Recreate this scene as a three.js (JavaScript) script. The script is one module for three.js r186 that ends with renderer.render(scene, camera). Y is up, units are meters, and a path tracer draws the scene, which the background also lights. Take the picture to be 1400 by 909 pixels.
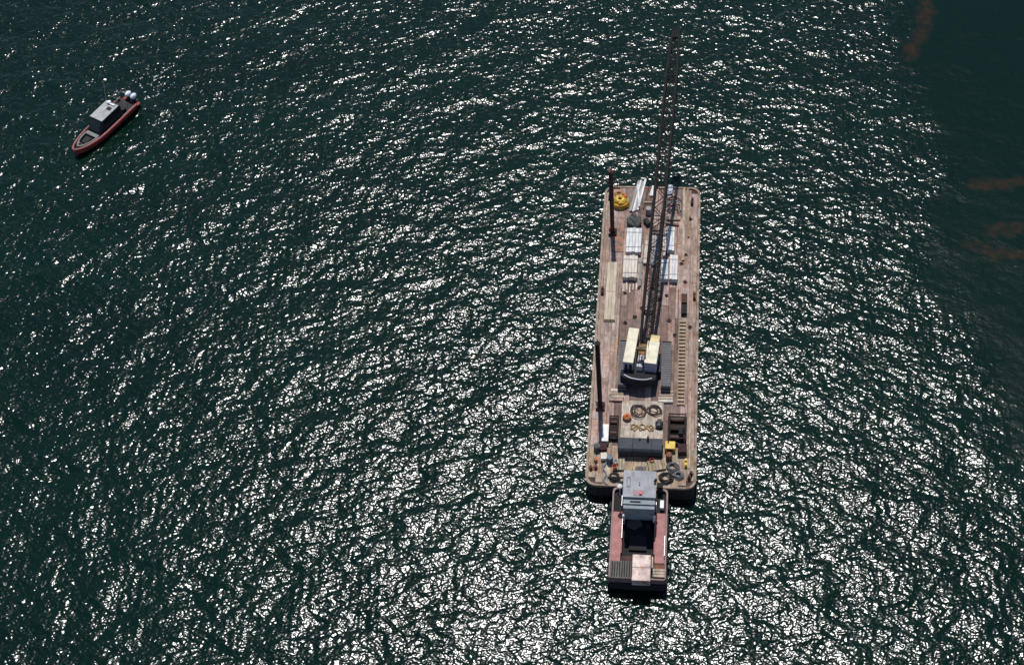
import * as THREE from 'three';
import { RoundedBoxGeometry } from 'three/addons/geometries/RoundedBoxGeometry.js';
import { mergeGeometries } from 'three/addons/utils/BufferGeometryUtils.js';

// ------------------------------------------------------------------ camera, sky, sun, exposure
const scene = new THREE.Scene();
const camera = new THREE.PerspectiveCamera(26.9, 1400 / 909, 1, 12000);
camera.position.set(2.739, 121.885, 89.138);
camera.up.set(-0.028035, 0.590572, -0.806498);
camera.lookAt(2.739 - 0.114683, 121.885 - 0.803388, 89.138 - 0.584308);

const renderer = new THREE.WebGLRenderer({ antialias: true });
renderer.setSize(1024, 664);
renderer.toneMapping = THREE.LinearToneMapping;
renderer.toneMappingExposure = 1.0;
renderer.shadowMap.enabled = true;

{ // clear midday sky, deep blue overhead and paler at the horizon
  const w = 512, h = 256, d = new Float32Array(w * h * 4);
  for (let j = 0; j < h; j++) {
    const el = ((j + 0.5) / h - 0.5) * Math.PI, s = Math.max(0, Math.sin(el)), t = Math.pow(1 - s, 3);
    for (let i = 0; i < w; i++) d.set(el > 0 ? [0.10 + 0.36 * t, 0.185 + 0.37 * t, 0.36 + 0.30 * t, 1] : [0.03, 0.05, 0.06, 1], (j * w + i) * 4);
  }
  const sky = new THREE.DataTexture(d, w, h, THREE.RGBAFormat, THREE.FloatType);
  sky.mapping = THREE.EquirectangularReflectionMapping;
  sky.magFilter = THREE.LinearFilter; sky.needsUpdate = true;
  scene.background = sky; scene.environment = sky;
}
const sunEl = 69.2 * Math.PI / 180, sunAz = -4.5 * Math.PI / 180;
const sun = new THREE.DirectionalLight(new THREE.Color(1.0, 0.975, 0.93), 4.2);
sun.position.set(Math.sin(sunAz) * Math.cos(sunEl) * 150, Math.sin(sunEl) * 150, -Math.cos(sunAz) * Math.cos(sunEl) * 150);
sun.castShadow = true; sun.shadow.radius = 1;
sun.shadow.camera.left = -90; sun.shadow.camera.right = 60; sun.shadow.camera.top = 60; sun.shadow.camera.bottom = -60;
sun.shadow.camera.near = 1; sun.shadow.camera.far = 400; sun.shadow.mapSize.set(4096, 4096);
scene.add(sun); scene.add(sun.target);

// ------------------------------------------------------------------ random, noise, textures
let seed = 20240607;
const rnd = () => { seed = (seed + 0x6D2B79F5) | 0; let t = Math.imul(seed ^ (seed >>> 15), 1 | seed); t = (t + Math.imul(t ^ (t >>> 7), 61 | t)) ^ t; return ((t ^ (t >>> 14)) >>> 0) / 4294967296; };
const rr = (a, b) => a + (b - a) * rnd();
const gauss = () => Math.sqrt(-2 * Math.log(1 - rnd())) * Math.cos(6.2831853 * rnd());
const smooth = (a, b, x) => { const t = Math.min(1, Math.max(0, (x - a) / (b - a))); return t * t * (3 - 2 * t); };
const hash = (i, j, k) => { let h = Math.imul(i, 374761393) ^ Math.imul(j, 668265263) ^ Math.imul(k, 1442695041); h = Math.imul(h ^ (h >>> 13), 1274126177); return ((h ^ (h >>> 16)) >>> 0) / 4294967296; };
function vnoise(x, y, k, px = 0, py = 0) { // value noise, tileable with period px, py when given
  const i = Math.floor(x), j = Math.floor(y), fx = x - i, fy = y - j, u = fx * fx * (3 - 2 * fx), v = fy * fy * (3 - 2 * fy);
  const m = (a, p) => p ? ((a % p) + p) % p : a;
  const a = hash(m(i, px), m(j, py), k), b = hash(m(i + 1, px), m(j, py), k), c = hash(m(i, px), m(j + 1, py), k), d = hash(m(i + 1, px), m(j + 1, py), k);
  return a + (b - a) * u + (c - a) * v + (a - b - c + d) * u * v;
}
const fbm = (u, v, p, q, k, n = 4) => { let s = 0, a = 0.5, t = 0; for (let o = 0; o < n; o++) { s += a * vnoise(u * p, v * q, k + o, p, q); t += a; a *= 0.5; p *= 2; q *= 2; } return s / t; };
function tex(n, fn, rx = 1, ry = 1) {
  const d = new Uint8Array(n * n * 4);
  for (let j = 0; j < n; j++) for (let i = 0; i < n; i++) { const c = fn(i / n, j / n); for (let k = 0; k < 3; k++) d[(j * n + i) * 4 + k] = Math.max(0, Math.min(255, 255 * c[k])); d[(j * n + i) * 4 + 3] = 255; }
  const t = new THREE.DataTexture(d, n, n); t.colorSpace = THREE.SRGBColorSpace; t.magFilter = THREE.LinearFilter;
  t.wrapS = t.wrapT = THREE.RepeatWrapping; t.repeat.set(rx, ry); t.needsUpdate = true; return t;
}
// boards: long grain down v, stains and pale scuffs; tile of 5 m
const woodMap = tex(512, (u, v) => {
  const g = fbm(u, v, 64, 4, 11, 3), b = fbm(u, v, 6, 5, 31, 4), s = fbm(u, v, 24, 20, 51, 3);
  let t = 0.62 + 0.34 * g + 0.34 * (b - 0.5) + 0.2 * (s - 0.5);
  const rust = smooth(0.56, 0.72, fbm(u, v, 9, 7, 71, 4));
  return [t, t * (1 - 0.09 * rust), t * (1 - 0.16 * rust)];
}, 0.2, 0.2);
// fresh sawn boards: fine grain, few stains; tile of 5 m
const boardMap = tex(512, (u, v) => {
  const g = fbm(u, v, 90, 5, 311, 3), b = fbm(u, v, 7, 6, 331, 4), t = 0.80 + 0.18 * (g - 0.5) + 0.24 * (b - 0.5);
  return [t + 0.05, t + 0.045, t + 0.035];
}, 0.2, 0.2);
// painted or bare steel: blotches, streaks of rust, specks; tile of 4 m
const steelMap = tex(512, (u, v) => {
  const b = fbm(u, v, 7, 7, 5, 5), s = vnoise(u * 160, v * 160, 9, 160, 160), r = smooth(0.58, 0.74, fbm(u, v, 10, 6, 25, 5));
  const t = 0.74 + 0.42 * (b - 0.5) + 0.1 * (s - 0.5) + 0.1;
  return [t * (1 - 0.1 * r), t * (1 - 0.28 * r), t * (1 - 0.4 * r)];
}, 0.25, 0.25);
// rust: heavy scale, dark and orange flakes; tile of 3 m
const rustMap = tex(512, (u, v) => {
  const a = fbm(u, v, 8, 8, 101, 5), b = fbm(u, v, 20, 20, 131, 3), o = smooth(0.5, 0.7, a);
  const t = 0.42 + 0.7 * a + 0.24 * (b - 0.5);
  return [t * (1 + 0.1 * o), t * (1 - 0.1 * o), t * (1 - 0.22 * o)];
}, 0.33, 0.33);

// sound paint: faint scuffs and dirt; tile of 4 m
const paintMap = tex(512, (u, v) => {
  const b = fbm(u, v, 9, 9, 205, 5), s = vnoise(u * 140, v * 140, 209, 140, 140), r = smooth(0.62, 0.8, fbm(u, v, 14, 9, 225, 4));
  const t = 0.86 + 0.22 * (b - 0.5) + 0.07 * (s - 0.5);
  return [t * (1 - 0.06 * r), t * (1 - 0.12 * r), t * (1 - 0.17 * r)];
}, 0.25, 0.25);

const mat = (r, g, b, map = null, rough = 0.8, metal = 0, extra = {}) => new THREE.MeshStandardMaterial({ color: new THREE.Color().setRGB(r, g, b), map, roughness: rough, metalness: metal, ...extra });
const M = {
  hull: mat(0.060, 0.045, 0.040, rustMap, 0.8),
  edge: mat(0.36, 0.265, 0.20, steelMap, 0.85),
  planks: [[0.275, 0.185, 0.15], [0.24, 0.155, 0.125], [0.31, 0.215, 0.18], [0.265, 0.17, 0.135], [0.23, 0.155, 0.13]].map(c => mat(...c, woodMap, 0.85)),
  tanPlanks: [[0.50, 0.385, 0.27], [0.45, 0.35, 0.25], [0.54, 0.42, 0.30], [0.46, 0.33, 0.24]].map(c => mat(...c, woodMap, 0.85)),
  pinkPlanks: [[0.48, 0.33, 0.28], [0.44, 0.31, 0.26], [0.52, 0.375, 0.32], [0.45, 0.295, 0.24]].map(c => mat(...c, woodMap, 0.85)),
  tan: mat(0.55, 0.44, 0.33, woodMap, 0.85), tanB: mat(0.45, 0.34, 0.24, woodMap, 0.85),
  pale: [[0.72, 0.64, 0.56], [0.78, 0.70, 0.62], [0.66, 0.59, 0.52]].map(c => mat(...c, boardMap, 0.85)),
  white: [[0.78, 0.77, 0.78], [0.72, 0.72, 0.74], [0.82, 0.80, 0.80]].map(c => mat(...c, boardMap, 0.85)),
  grey: [[0.34, 0.33, 0.32], [0.42, 0.41, 0.40]].map(c => mat(...c, boardMap, 0.85)),
  ply: [[0.62, 0.52, 0.42], [0.56, 0.47, 0.38], [0.66, 0.57, 0.47]].map(c => mat(...c, woodMap, 0.8)),
  walk: [[0.58, 0.48, 0.36], [0.66, 0.56, 0.43]].map(c => mat(...c, boardMap, 0.85)),
  batten: mat(0.17, 0.12, 0.095, woodMap, 0.85),
  rust: mat(0.20, 0.095, 0.065, rustMap, 0.85), darkRust: mat(0.085, 0.030, 0.026, rustMap, 0.8), rustPlate: mat(0.34, 0.225, 0.17, rustMap, 0.85),
  black: mat(0.014, 0.013, 0.015, paintMap, 0.9), boom: mat(0.012, 0.010, 0.010, rustMap, 0.9), rubber: mat(0.012, 0.012, 0.013, null, 0.95),
  cream: mat(0.82, 0.74, 0.55, paintMap, 0.55), yellowCream: mat(0.72, 0.56, 0.24, paintMap, 0.55), houseGrey: mat(0.58, 0.56, 0.63, paintMap, 0.75), houseDark: mat(0.03, 0.029, 0.034, paintMap, 0.85),
  track: mat(0.075, 0.075, 0.085, paintMap, 0.5, 0.5), brass: mat(0.28, 0.18, 0.07, rustMap, 0.7),
  engine: mat(0.055, 0.062, 0.074, paintMap, 0.8), engineDark: mat(0.022, 0.024, 0.027, paintMap, 0.85),
  yellow: mat(0.72, 0.47, 0.05, paintMap, 0.55), buoy: mat(0.70, 0.43, 0.03, rustMap, 0.6), buoyOrange: mat(0.62, 0.22, 0.05, rustMap, 0.7), orange: mat(0.50, 0.15, 0.06, null, 0.7),
  hose: mat(0.085, 0.045, 0.030, rustMap, 0.7), rope: mat(0.38, 0.23, 0.08, woodMap, 0.9),
  maroon: mat(0.045, 0.011, 0.014, rustMap, 0.85), olive: mat(0.42, 0.35, 0.21, woodMap, 0.85),
  blue: mat(0.15, 0.19, 0.25, paintMap, 0.7), greyRope: mat(0.16, 0.16, 0.18, woodMap, 0.9), whitePaint: mat(0.82, 0.80, 0.76, paintMap, 0.5),
  tugRed: mat(0.44, 0.18, 0.165, paintMap, 0.7), tugPink: mat(0.30, 0.19, 0.18, paintMap, 0.7), tugGrey: mat(0.38, 0.38, 0.405, paintMap, 0.75), tugGreyB: mat(0.33, 0.37, 0.39, paintMap, 0.75), tugHull: mat(0.025, 0.017, 0.017, paintMap, 0.8),
  tugBox: mat(0.74, 0.57, 0.50, steelMap, 0.7), slat: mat(0.15, 0.14, 0.13, woodMap, 0.85), chrome: mat(0.85, 0.83, 0.82, null, 0.3, 0.9),
  glass: new THREE.MeshPhysicalMaterial({ color: new THREE.Color().setRGB(0.012, 0.016, 0.02), roughness: 0.25, ior: 1.5, specularIntensity: 0.5 }),
  blueGlass: new THREE.MeshPhysicalMaterial({ color: new THREE.Color().setRGB(0.10, 0.14, 0.16), roughness: 0.12, ior: 1.5 }),
  collar: mat(0.29, 0.04, 0.028, paintMap, 0.7), collarTop: mat(0.55, 0.30, 0.26, paintMap, 0.7), boatGrey: mat(0.22, 0.22, 0.22, paintMap, 0.75), boatDark: mat(0.018, 0.019, 0.022, paintMap, 0.85), boatDeck: mat(0.03, 0.03, 0.03, paintMap, 0.85), cowl: mat(0.75, 0.77, 0.82, null, 0.3), roof: mat(0.44, 0.44, 0.44, paintMap, 0.7),
  red: mat(0.5, 0.03, 0.03, null, 0.5), tarp: mat(0.10, 0.10, 0.095, woodMap, 0.9),
};

// ------------------------------------------------------------------ geometry helpers (metres)
const E = new THREE.Euler(), Q = new THREE.Quaternion(), V3 = (x, y, z) => new THREE.Vector3(x, y, z);
function put(g, p = [0, 0, 0], r = [0, 0, 0]) { if (g.index) g = g.toNonIndexed(); g.deleteAttribute('uv'); g.deleteAttribute('uv1'); g.applyMatrix4(new THREE.Matrix4().compose(V3(...p), Q.setFromEuler(E.set(...r)), V3(1, 1, 1))); return g; }
const bx = (w, h, d, p, r) => put(new THREE.BoxGeometry(w, h, d), p, r);
const rb = (w, h, d, p, r, rad = 0.04) => put(new RoundedBoxGeometry(w, h, d, 1, Math.min(rad, w / 2.1, h / 2.1, d / 2.1)), p, r);
const cy = (r1, r2, h, n, p, r) => put(new THREE.CylinderGeometry(r1, r2, h, n), p, r);
const to = (R, r, p, rot, n = 28, m = 8, arc = Math.PI * 2) => put(new THREE.TorusGeometry(R, r, m, n, arc), p, rot);
const sp = (r, p, n = 14) => put(new THREE.SphereGeometry(r, n, Math.max(6, n >> 1)), p);
function rod(a, b, r, n = 6) { const d = V3(b[0] - a[0], b[1] - a[1], b[2] - a[2]), L = d.length(); const g = new THREE.CylinderGeometry(r, r, L, n).toNonIndexed(); g.deleteAttribute('uv'); g.applyQuaternion(Q.setFromUnitVectors(V3(0, 1, 0), d.normalize())); g.translate((a[0] + b[0]) / 2, (a[1] + b[1]) / 2, (a[2] + b[2]) / 2); return g; }
const tube = (pts, r, n = 40, closed = false) => put(new THREE.TubeGeometry(new THREE.CatmullRomCurve3(pts.map(p => V3(...p)), closed), n, r, 6, closed));
function prism(pts, depth, p, r, bevel = 0) { const s = new THREE.Shape(pts.map(q => new THREE.Vector2(...q))); const g = new THREE.ExtrudeGeometry(s, { depth: depth - 2 * bevel, bevelEnabled: bevel > 0, bevelSize: bevel, bevelThickness: bevel, bevelOffset: -bevel, bevelSegments: 1, curveSegments: 8 }); g.translate(0, 0, bevel - depth / 2); return put(g, p, r); }
const mg = (...a) => mergeGeometries(a.flat());
function lump(g, amp, fr, k) { const p = g.attributes.position; for (let i = 0; i < p.count; i++) { const x = p.getX(i), y = p.getY(i), z = p.getZ(i), n = vnoise(x * fr + 7, z * fr + 3, k) + vnoise(y * fr + 1, x * fr * 1.3 - z * fr, k + 5) - 1, l = Math.hypot(x, y, z) || 1; p.setXYZ(i, x + x / l * n * amp, y + y / l * n * amp, z + z / l * n * amp); } g.computeVertexNormals(); return g; }
function uvm(g) { // box-projected uv in metres, each piece with its own offset
  if (g.attributes.uv) return g;
  const p = g.attributes.position, n = g.attributes.normal, uv = new Float32Array(p.count * 2), ou = rnd() * 5, ov = rnd() * 5;
  for (let t = 0; t < p.count; t += 3) {
    let ax = 0, ay = 0, az = 0; for (let k = 0; k < 3; k++) { ax += n.getX(t + k); ay += n.getY(t + k); az += n.getZ(t + k); } ax = Math.abs(ax); ay = Math.abs(ay); az = Math.abs(az);
    for (let k = 0; k < 3; k++) { const i = t + k, x = p.getX(i), y = p.getY(i), z = p.getZ(i); uv[2 * i] = ou + (ay >= ax && ay >= az ? x : ax >= az ? y : x); uv[2 * i + 1] = ov + (ay >= ax && ay >= az ? z : ax >= az ? z : y); }
  }
  g.setAttribute('uv', new THREE.BufferAttribute(uv, 2)); return g;
}
const taken = {};
const numbered = n => { const k = taken[n] = (taken[n] ?? -1) + 1; return k ? `${n}_${String(k).padStart(3, '0')}` : n; };
function part(name, geo, m, parent) { const o = new THREE.Mesh(uvm(Array.isArray(geo) ? mg(geo) : geo), m); o.name = name; o.castShadow = o.receiveShadow = true; parent.add(o); return o; }
function thing(name, label, category, [x, y, z] = [0, 0, 0], turn = 0, group) { const o = new THREE.Group(); o.name = numbered(name); o.position.set(x, y, z); o.rotation.y = turn; o.userData = { label, category, kind: 'thing' }; if (group) o.userData.group = group; scene.add(o); return o; }
function solo(name, geo, m, label, category, pos = [0, 0, 0], turn = 0, group) { const o = part(numbered(name), geo, m, scene); o.position.set(...pos); o.rotation.y = turn; o.userData = { label, category, kind: 'thing' }; if (group) o.userData.group = group; return o; }
const pick = a => a[Math.floor(rnd() * a.length)];

const WL = -0.9;
// ------------------------------------------------------------------ sea: swell in the mesh, ripples in the normal map
const X0 = -100, X1 = 56, Z0 = -66, Z1 = 50;
const edgeZ = [-80, -54, -34, -17, -2.6, 11.9, 26, 60], edgeX = [31, 31, 31.7, 32.3, 34.0, 38.5, 45, 56];
function slick(x, z) { // patch of smooth water on the right, ragged along its edge
  let k = 0; while (k < edgeZ.length - 2 && z > edgeZ[k + 1]) k++;
  const t = Math.min(1, Math.max(0, (z - edgeZ[k]) / (edgeZ[k + 1] - edgeZ[k]))), e = edgeX[k] + t * (edgeX[k + 1] - edgeX[k]);
  const n = (vnoise(x * 0.16, z * 0.16, 900) - 0.5) * 5 + (vnoise(x * 0.6, z * 0.6, 901) - 0.5) * 3;
  return smooth(-2.5, 2.5, x - e + n);
}
const gust = (x, z) => 0.84 + 0.32 * (0.6 * vnoise(x * 0.06 + 3, z * 0.09 + 8, 910) + 0.4 * vnoise(x * 0.2, z * 0.28, 911));
const wind = 0.12, SPREAD = 0.94;
function waves(n, l0, l1, variance, tilt) { // components: kx, kz, slope amplitude, phase
  const c = []; let sum = 0;
  for (let i = 0; i < n; i++) { const l = l0 * Math.pow(l1 / l0, (i + rnd()) / n), k = 6.2831853 / l, th = wind + gauss() * SPREAD, w = Math.pow(l / l0, tilt) * rr(0.6, 1.4); sum += w; c.push([k * Math.sin(th), k * Math.cos(th), w, rnd() * 6.2831853, k, l]); }
  for (const a of c) a[2] = Math.sqrt(2 * variance * a[2] / sum);
  return c;
}
{
  const big = waves(56, 1.7, 9, 0.0056, -0.75), small = waves(200, 0.24, 1.7, 0.0208, -0.35);
  const axis = (a, b, s) => { const r = []; let d = s; const lo = [], hi = []; for (let x = a, i = 0; x > -6000; i++) { d *= 1.3; x -= d; lo.unshift(x); } for (let x = a; x < b; x += s) r.push(x); d = s; for (let x = r[r.length - 1]; x < 6000;) { d *= i0(d); x += d; hi.push(x); } return [...lo, ...r, ...hi]; };
  const i0 = () => 1.3;
  const xs = axis(X0, X1, 0.3), zs = axis(Z0, Z1, 0.3), nx = xs.length, nz = zs.length;
  const pos = new Float32Array(nx * nz * 3), nor = new Float32Array(nx * nz * 3), uv = new Float32Array(nx * nz * 2);
  const H = new Float64Array(nx * nz), SX = new Float64Array(nx * nz), SZ = new Float64Array(nx * nz);
  const acc = (comps, px, pz, w, h, out) => { // separable sums of sines
    const ca = new Float64Array(w), sa = new Float64Array(w);
    for (const [kx, kz, s, ph, k] of comps) {
      for (let i = 0; i < w; i++) { ca[i] = Math.cos(kx * px(i) + ph); sa[i] = Math.sin(kx * px(i) + ph); }
      const gx = s * kx / k, gz = s * kz / k, am = s / k;
      for (let j = 0; j < h; j++) { const cb = Math.cos(kz * pz(j)), sb = Math.sin(kz * pz(j)); let o = j * w; for (let i = 0; i < w; i++, o++) { const c = ca[i] * cb - sa[i] * sb; out[0][o] += gx * c; out[1][o] += gz * c; if (out[2]) out[2][o] += am * (sa[i] * cb + ca[i] * sb); } }
    }
  };
  acc(big, i => xs[i], j => zs[j], nx, nz, [SX, SZ, H]);
  for (let j = 0, o = 0; j < nz; j++) for (let i = 0; i < nx; i++, o++) {
    const x = xs[i], z = zs[j], inside = x > X0 && x < X1 && z > Z0 && z < Z1 ? 1 : 0, f = inside * (1 - 0.72 * slick(x, z)) * gust(x, z), l = 1 / Math.hypot(SX[o] * f, 1, SZ[o] * f);
    pos.set([x, H[o] * f, z], o * 3); nor.set([-SX[o] * f * l, l, -SZ[o] * f * l], o * 3);
    uv.set([(x - X0) / (X1 - X0), (Z1 - z) / (Z1 - Z0)], o * 2);
  }
  const idx = new Uint32Array((nx - 1) * (nz - 1) * 6); let q = 0;
  for (let j = 0; j < nz - 1; j++) for (let i = 0; i < nx - 1; i++) { const a = j * nx + i; idx.set([a, a + nx, a + 1, a + 1, a + nx, a + nx + 1], q); q += 6; }
  const g = new THREE.BufferGeometry();
  g.setAttribute('position', new THREE.BufferAttribute(pos, 3)); g.setAttribute('normal', new THREE.BufferAttribute(nor, 3)); g.setAttribute('uv', new THREE.BufferAttribute(uv, 2)); g.setIndex(new THREE.BufferAttribute(idx, 1));
  // ripples: one sheet, no repeat inside the bay
  const N = 2048, rx = new Float32Array(N * N), rz = new Float32Array(N * N), nm = new Float32Array(N * N * 4);
  const ux = i => X0 + (i + 0.5) / N * (X1 - X0), uz = j => Z1 - (j + 0.5) / N * (Z1 - Z0);
  acc(small, ux, uz, N, N, [rx, rz]);
  for (let j = 0, o = 0; j < N; j++) for (let i = 0; i < N; i++, o++) {
    const x = ux(i), z = uz(j), f = (1 - 0.78 * slick(x, z)) * gust(x, z), a = -rx[o] * f, b = rz[o] * f, l = 1 / Math.hypot(a, b, 1);
    nm[4 * o] = 0.5 + 0.5 * a * l; nm[4 * o + 1] = 0.5 + 0.5 * b * l; nm[4 * o + 2] = 0.5 + 0.5 * l; nm[4 * o + 3] = 1;
  }
  const normalMap = new THREE.DataTexture(nm, N, N, THREE.RGBAFormat, THREE.FloatType); normalMap.magFilter = THREE.LinearFilter; normalMap.wrapS = normalMap.wrapT = THREE.MirroredRepeatWrapping; normalMap.needsUpdate = true;
  // water colour: dark green, brown weed and silt drifting in the smooth patch, thin foam astern of the launch
  const K = 1024, cm = new Float32Array(K * K * 4);
  const streaks = [[[34.2, -56], [33.8, -52], [32.8, -48.5], [31.2, -44.6]], [[37.2, -23.2], [39.6, -23.0], [42, -23.6]], [[35.2, -13.8], [37.6, -12.9], [40.2, -12.8], [44, -13.6]], [[38.4, -16.2], [41.4, -16.8], [45, -17.6]]];
  const seg = (x, z, a, b) => { const dx = b[0] - a[0], dz = b[1] - a[1], t = Math.min(1, Math.max(0, ((x - a[0]) * dx + (z - a[1]) * dz) / (dx * dx + dz * dz))); return Math.hypot(x - a[0] - t * dx, z - a[1] - t * dz); };
  for (let j = 0, o = 0; j < K; j++) for (let i = 0; i < K; i++, o++) {
    const x = X0 + (i + 0.5) / K * (X1 - X0), z = Z1 - (j + 0.5) / K * (Z1 - Z0), n = 0.85 + 0.3 * vnoise(x * 0.08, z * 0.12, 940);
    let c = [0.0006 * n, 0.0092 * n, 0.0055 * n];
    if (x > 28) { let d = 9; for (const s of streaks) for (let k = 0; k + 1 < s.length; k++) d = Math.min(d, seg(x, z, s[k], s[k + 1])); const w = smooth(1.4, 0.0, d + (vnoise(x * 1.1, z * 1.1, 950) - 0.5) * 1.2) * (0.25 + 0.75 * vnoise(x * 2.3, z * 2.3, 951)); c = [c[0] + 0.026 * w, c[1] + 0.0065 * w, c[2] + 0.001 * w]; }
    cm.set([...c, 1], o * 4);
  }
  const colorMap = new THREE.DataTexture(cm, K, K, THREE.RGBAFormat, THREE.FloatType); colorMap.magFilter = THREE.LinearFilter; colorMap.needsUpdate = true;
  const water = new THREE.MeshPhysicalMaterial({ color: 0xffffff, map: colorMap, normalMap, roughness: 0.19, metalness: 0, ior: 1.333 });
  const sea = new THREE.Mesh(g, water); sea.name = 'sea'; sea.userData = { kind: 'structure' }; sea.receiveShadow = true; sea.position.y = WL; scene.add(sea);
}

// ------------------------------------------------------------------ barge
const D = 1.3; // deck level; the water lies at WL
const barge = thing('barge', 'long flat weathered brown work barge carrying the crane and timber', 'barge');
{
  const rect = (w, l, r) => { const s = new THREE.Shape(), a = w / 2, b = l / 2; s.moveTo(-a + r, -b); s.lineTo(a - r, -b); s.quadraticCurveTo(a, -b, a, -b + r); s.lineTo(a, b - r); s.quadraticCurveTo(a, b, a - r, b); s.lineTo(-a + r, b); s.quadraticCurveTo(-a, b, -a, b - r); s.lineTo(-a, -b + r); s.quadraticCurveTo(-a, -b, -a + r, -b); return s; };
  const hull = new THREE.ExtrudeGeometry(rect(10.9, 39.8, 1.2), { depth: 3.3, bevelEnabled: false, curveSegments: 8 });
  part('hull', put(hull, [0, -2.1, 0], [-Math.PI / 2, 0, 0]), M.hull, barge);
  const gunwale = rect(11, 39.9, 1.25); gunwale.holes.push(rect(10.56, 39.5, 1.05));
  part('gunwale', put(new THREE.ExtrudeGeometry(gunwale, { depth: 0.3, bevelEnabled: true, bevelSize: 0.02, bevelThickness: 0.02, bevelSegments: 1, curveSegments: 8 }), [0, 1.06, 0], [-Math.PI / 2, 0, 0]), M.edge, barge);
  const W = 10.5 / 14;
  for (let k = 0; k < 14; k++) {
    const x = -5.25 + (k + 0.5) * W, end = k === 0 || k === 13 ? 19.0 : k === 1 || k === 12 ? 19.55 : 19.72;
    let z = -end;
    while (z < end - 0.2) {
      let l = Math.min(rr(3.6, 6.4), end - z); if (z < 15 && z + l > 15.6) l = Math.max(1.5, 15.2 - z); if (end - z - l < 1.4) l = end - z;
      const outer = k < 3 || k > 11, kind = z > 14.6 ? M.tanPlanks : outer ? M.pinkPlanks : rnd() < (z < -6 ? 0.7 : 0.15) ? M.pinkPlanks : M.planks;
      part('plank', bx(W - rr(0.018, 0.04), 0.1, l - 0.03, [x, 1.235 + rr(-0.008, 0.012), z + l / 2]), pick(kind), barge);
      z += l;
    }
  }
  // raised runners along the deck
  for (const [x, z0, z1, m, w] of [[-3.36, -8.4, 1.5, M.tanB, 0.14], [-3.34, 1.7, 12.6, M.tanB, 0.14], [-2.95, -5, 4, M.batten, 0.1], [3.3, -5, 3, M.batten, 0.1], [4.78, -18, -6, M.tanB, 0.12], [4.8, -5.6, 8, M.tanB, 0.12], [4.78, 8.4, 17.6, M.tan, 0.16], [-5.0, -17, -4, M.tanB, 0.12], [-5.0, -3.6, 10, M.tanB, 0.12]])
    part('deck_runner', rb(w, 0.12, z1 - z0, [x, D + 0.05, (z0 + z1) / 2], [0, 0, 0], 0.02), m, barge);
  // mooring bitts and small fittings
  const bitt = mg(rb(0.9, 0.08, 0.4, [0, 0.04, 0]), cy(0.11, 0.13, 0.45, 12, [-0.25, 0.28, 0]), cy(0.11, 0.13, 0.45, 12, [0.25, 0.28, 0]), cy(0.15, 0.15, 0.05, 12, [-0.25, 0.52, 0]), cy(0.15, 0.15, 0.05, 12, [0.25, 0.52, 0]));
  for (const [x, z, t, m] of [[-4.85, -18.2, 1.57, M.darkRust], [4.6, -17.6, 1.57, M.darkRust], [-5.0, -4.4, 1.57, M.darkRust], [5.0, -4.0, 1.57, M.rust], [4.45, 17.1, 1.57, M.yellow], [-4.75, 18.0, 0.2, M.rust], [4.9, 18.5, 1.2, M.darkRust]]) { const b = part('mooring_bitt', bitt, m, barge); b.position.set(x, D - 0.01, z); b.rotation.y = t; }
  const lug = mg(rb(0.34, 0.06, 0.42, [0, 0.03, 0]), to(0.13, 0.045, [0, 0.14, 0], [0, 0.4, 0], 10, 5));
  for (const [x, z] of [[4.4, -15.15], [3.99, -9.89], [3.53, -8.62], [3.98, -6.06], [0.5, -5.14], [-1.11, -5.0], [-2.52, -4.3], [-1.34, -1.07], [-2.33, -0.25], [2.35, -0.71], [1.2, -3.6], [4.63, 0.1], [-0.6, -2.3], [2.0, -4.1], [3.0, 1.2]]) { const b = part('deck_lug', lug, M.darkRust, barge); b.position.set(x, D - 0.01, z); b.rotation.y = rr(0, 3); b.scale.setScalar(rr(0.8, 1.25)); }
}

// spuds standing through the left side
function spud(x, z, top, m, label) {
  const t = thing('spud_pile', label, 'spud pile', [x, D, z], 0, 'spud piles');
  part('pipe', [cy(0.24, 0.24, top + 4, 16, [0, top / 2 - 2, 0])], m, t);
  part('cap', [cy(0.29, 0.29, 0.16, 16, [0, top, 0]), bx(0.1, 0.3, 0.5, [0, top + 0.2, 0])], m, t);
  part('collar', [to(0.34, 0.09, [0, 0.55, 0], [Math.PI / 2, 0, 0], 18, 6), rb(0.9, 0.4, 0.16, [0, 0.19, 0.38]), rb(0.9, 0.4, 0.16, [0, 0.19, -0.38]), rb(0.16, 0.4, 0.9, [0.4, 0.19, 0])], M.darkRust, t);
  for (let k = 1; k < 6; k++) part('weld_band', cy(0.253, 0.253, 0.1, 16, [0, k * top / 6, 0]), M.darkRust, t);
}
spud(-4.3, -12.85, 10.2, M.darkRust, 'dark red upright spud pile near the yellow hose heap');
spud(-4.45, 10.65, 11.2, M.black, 'black upright spud pile on the left edge beside the crane');

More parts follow.
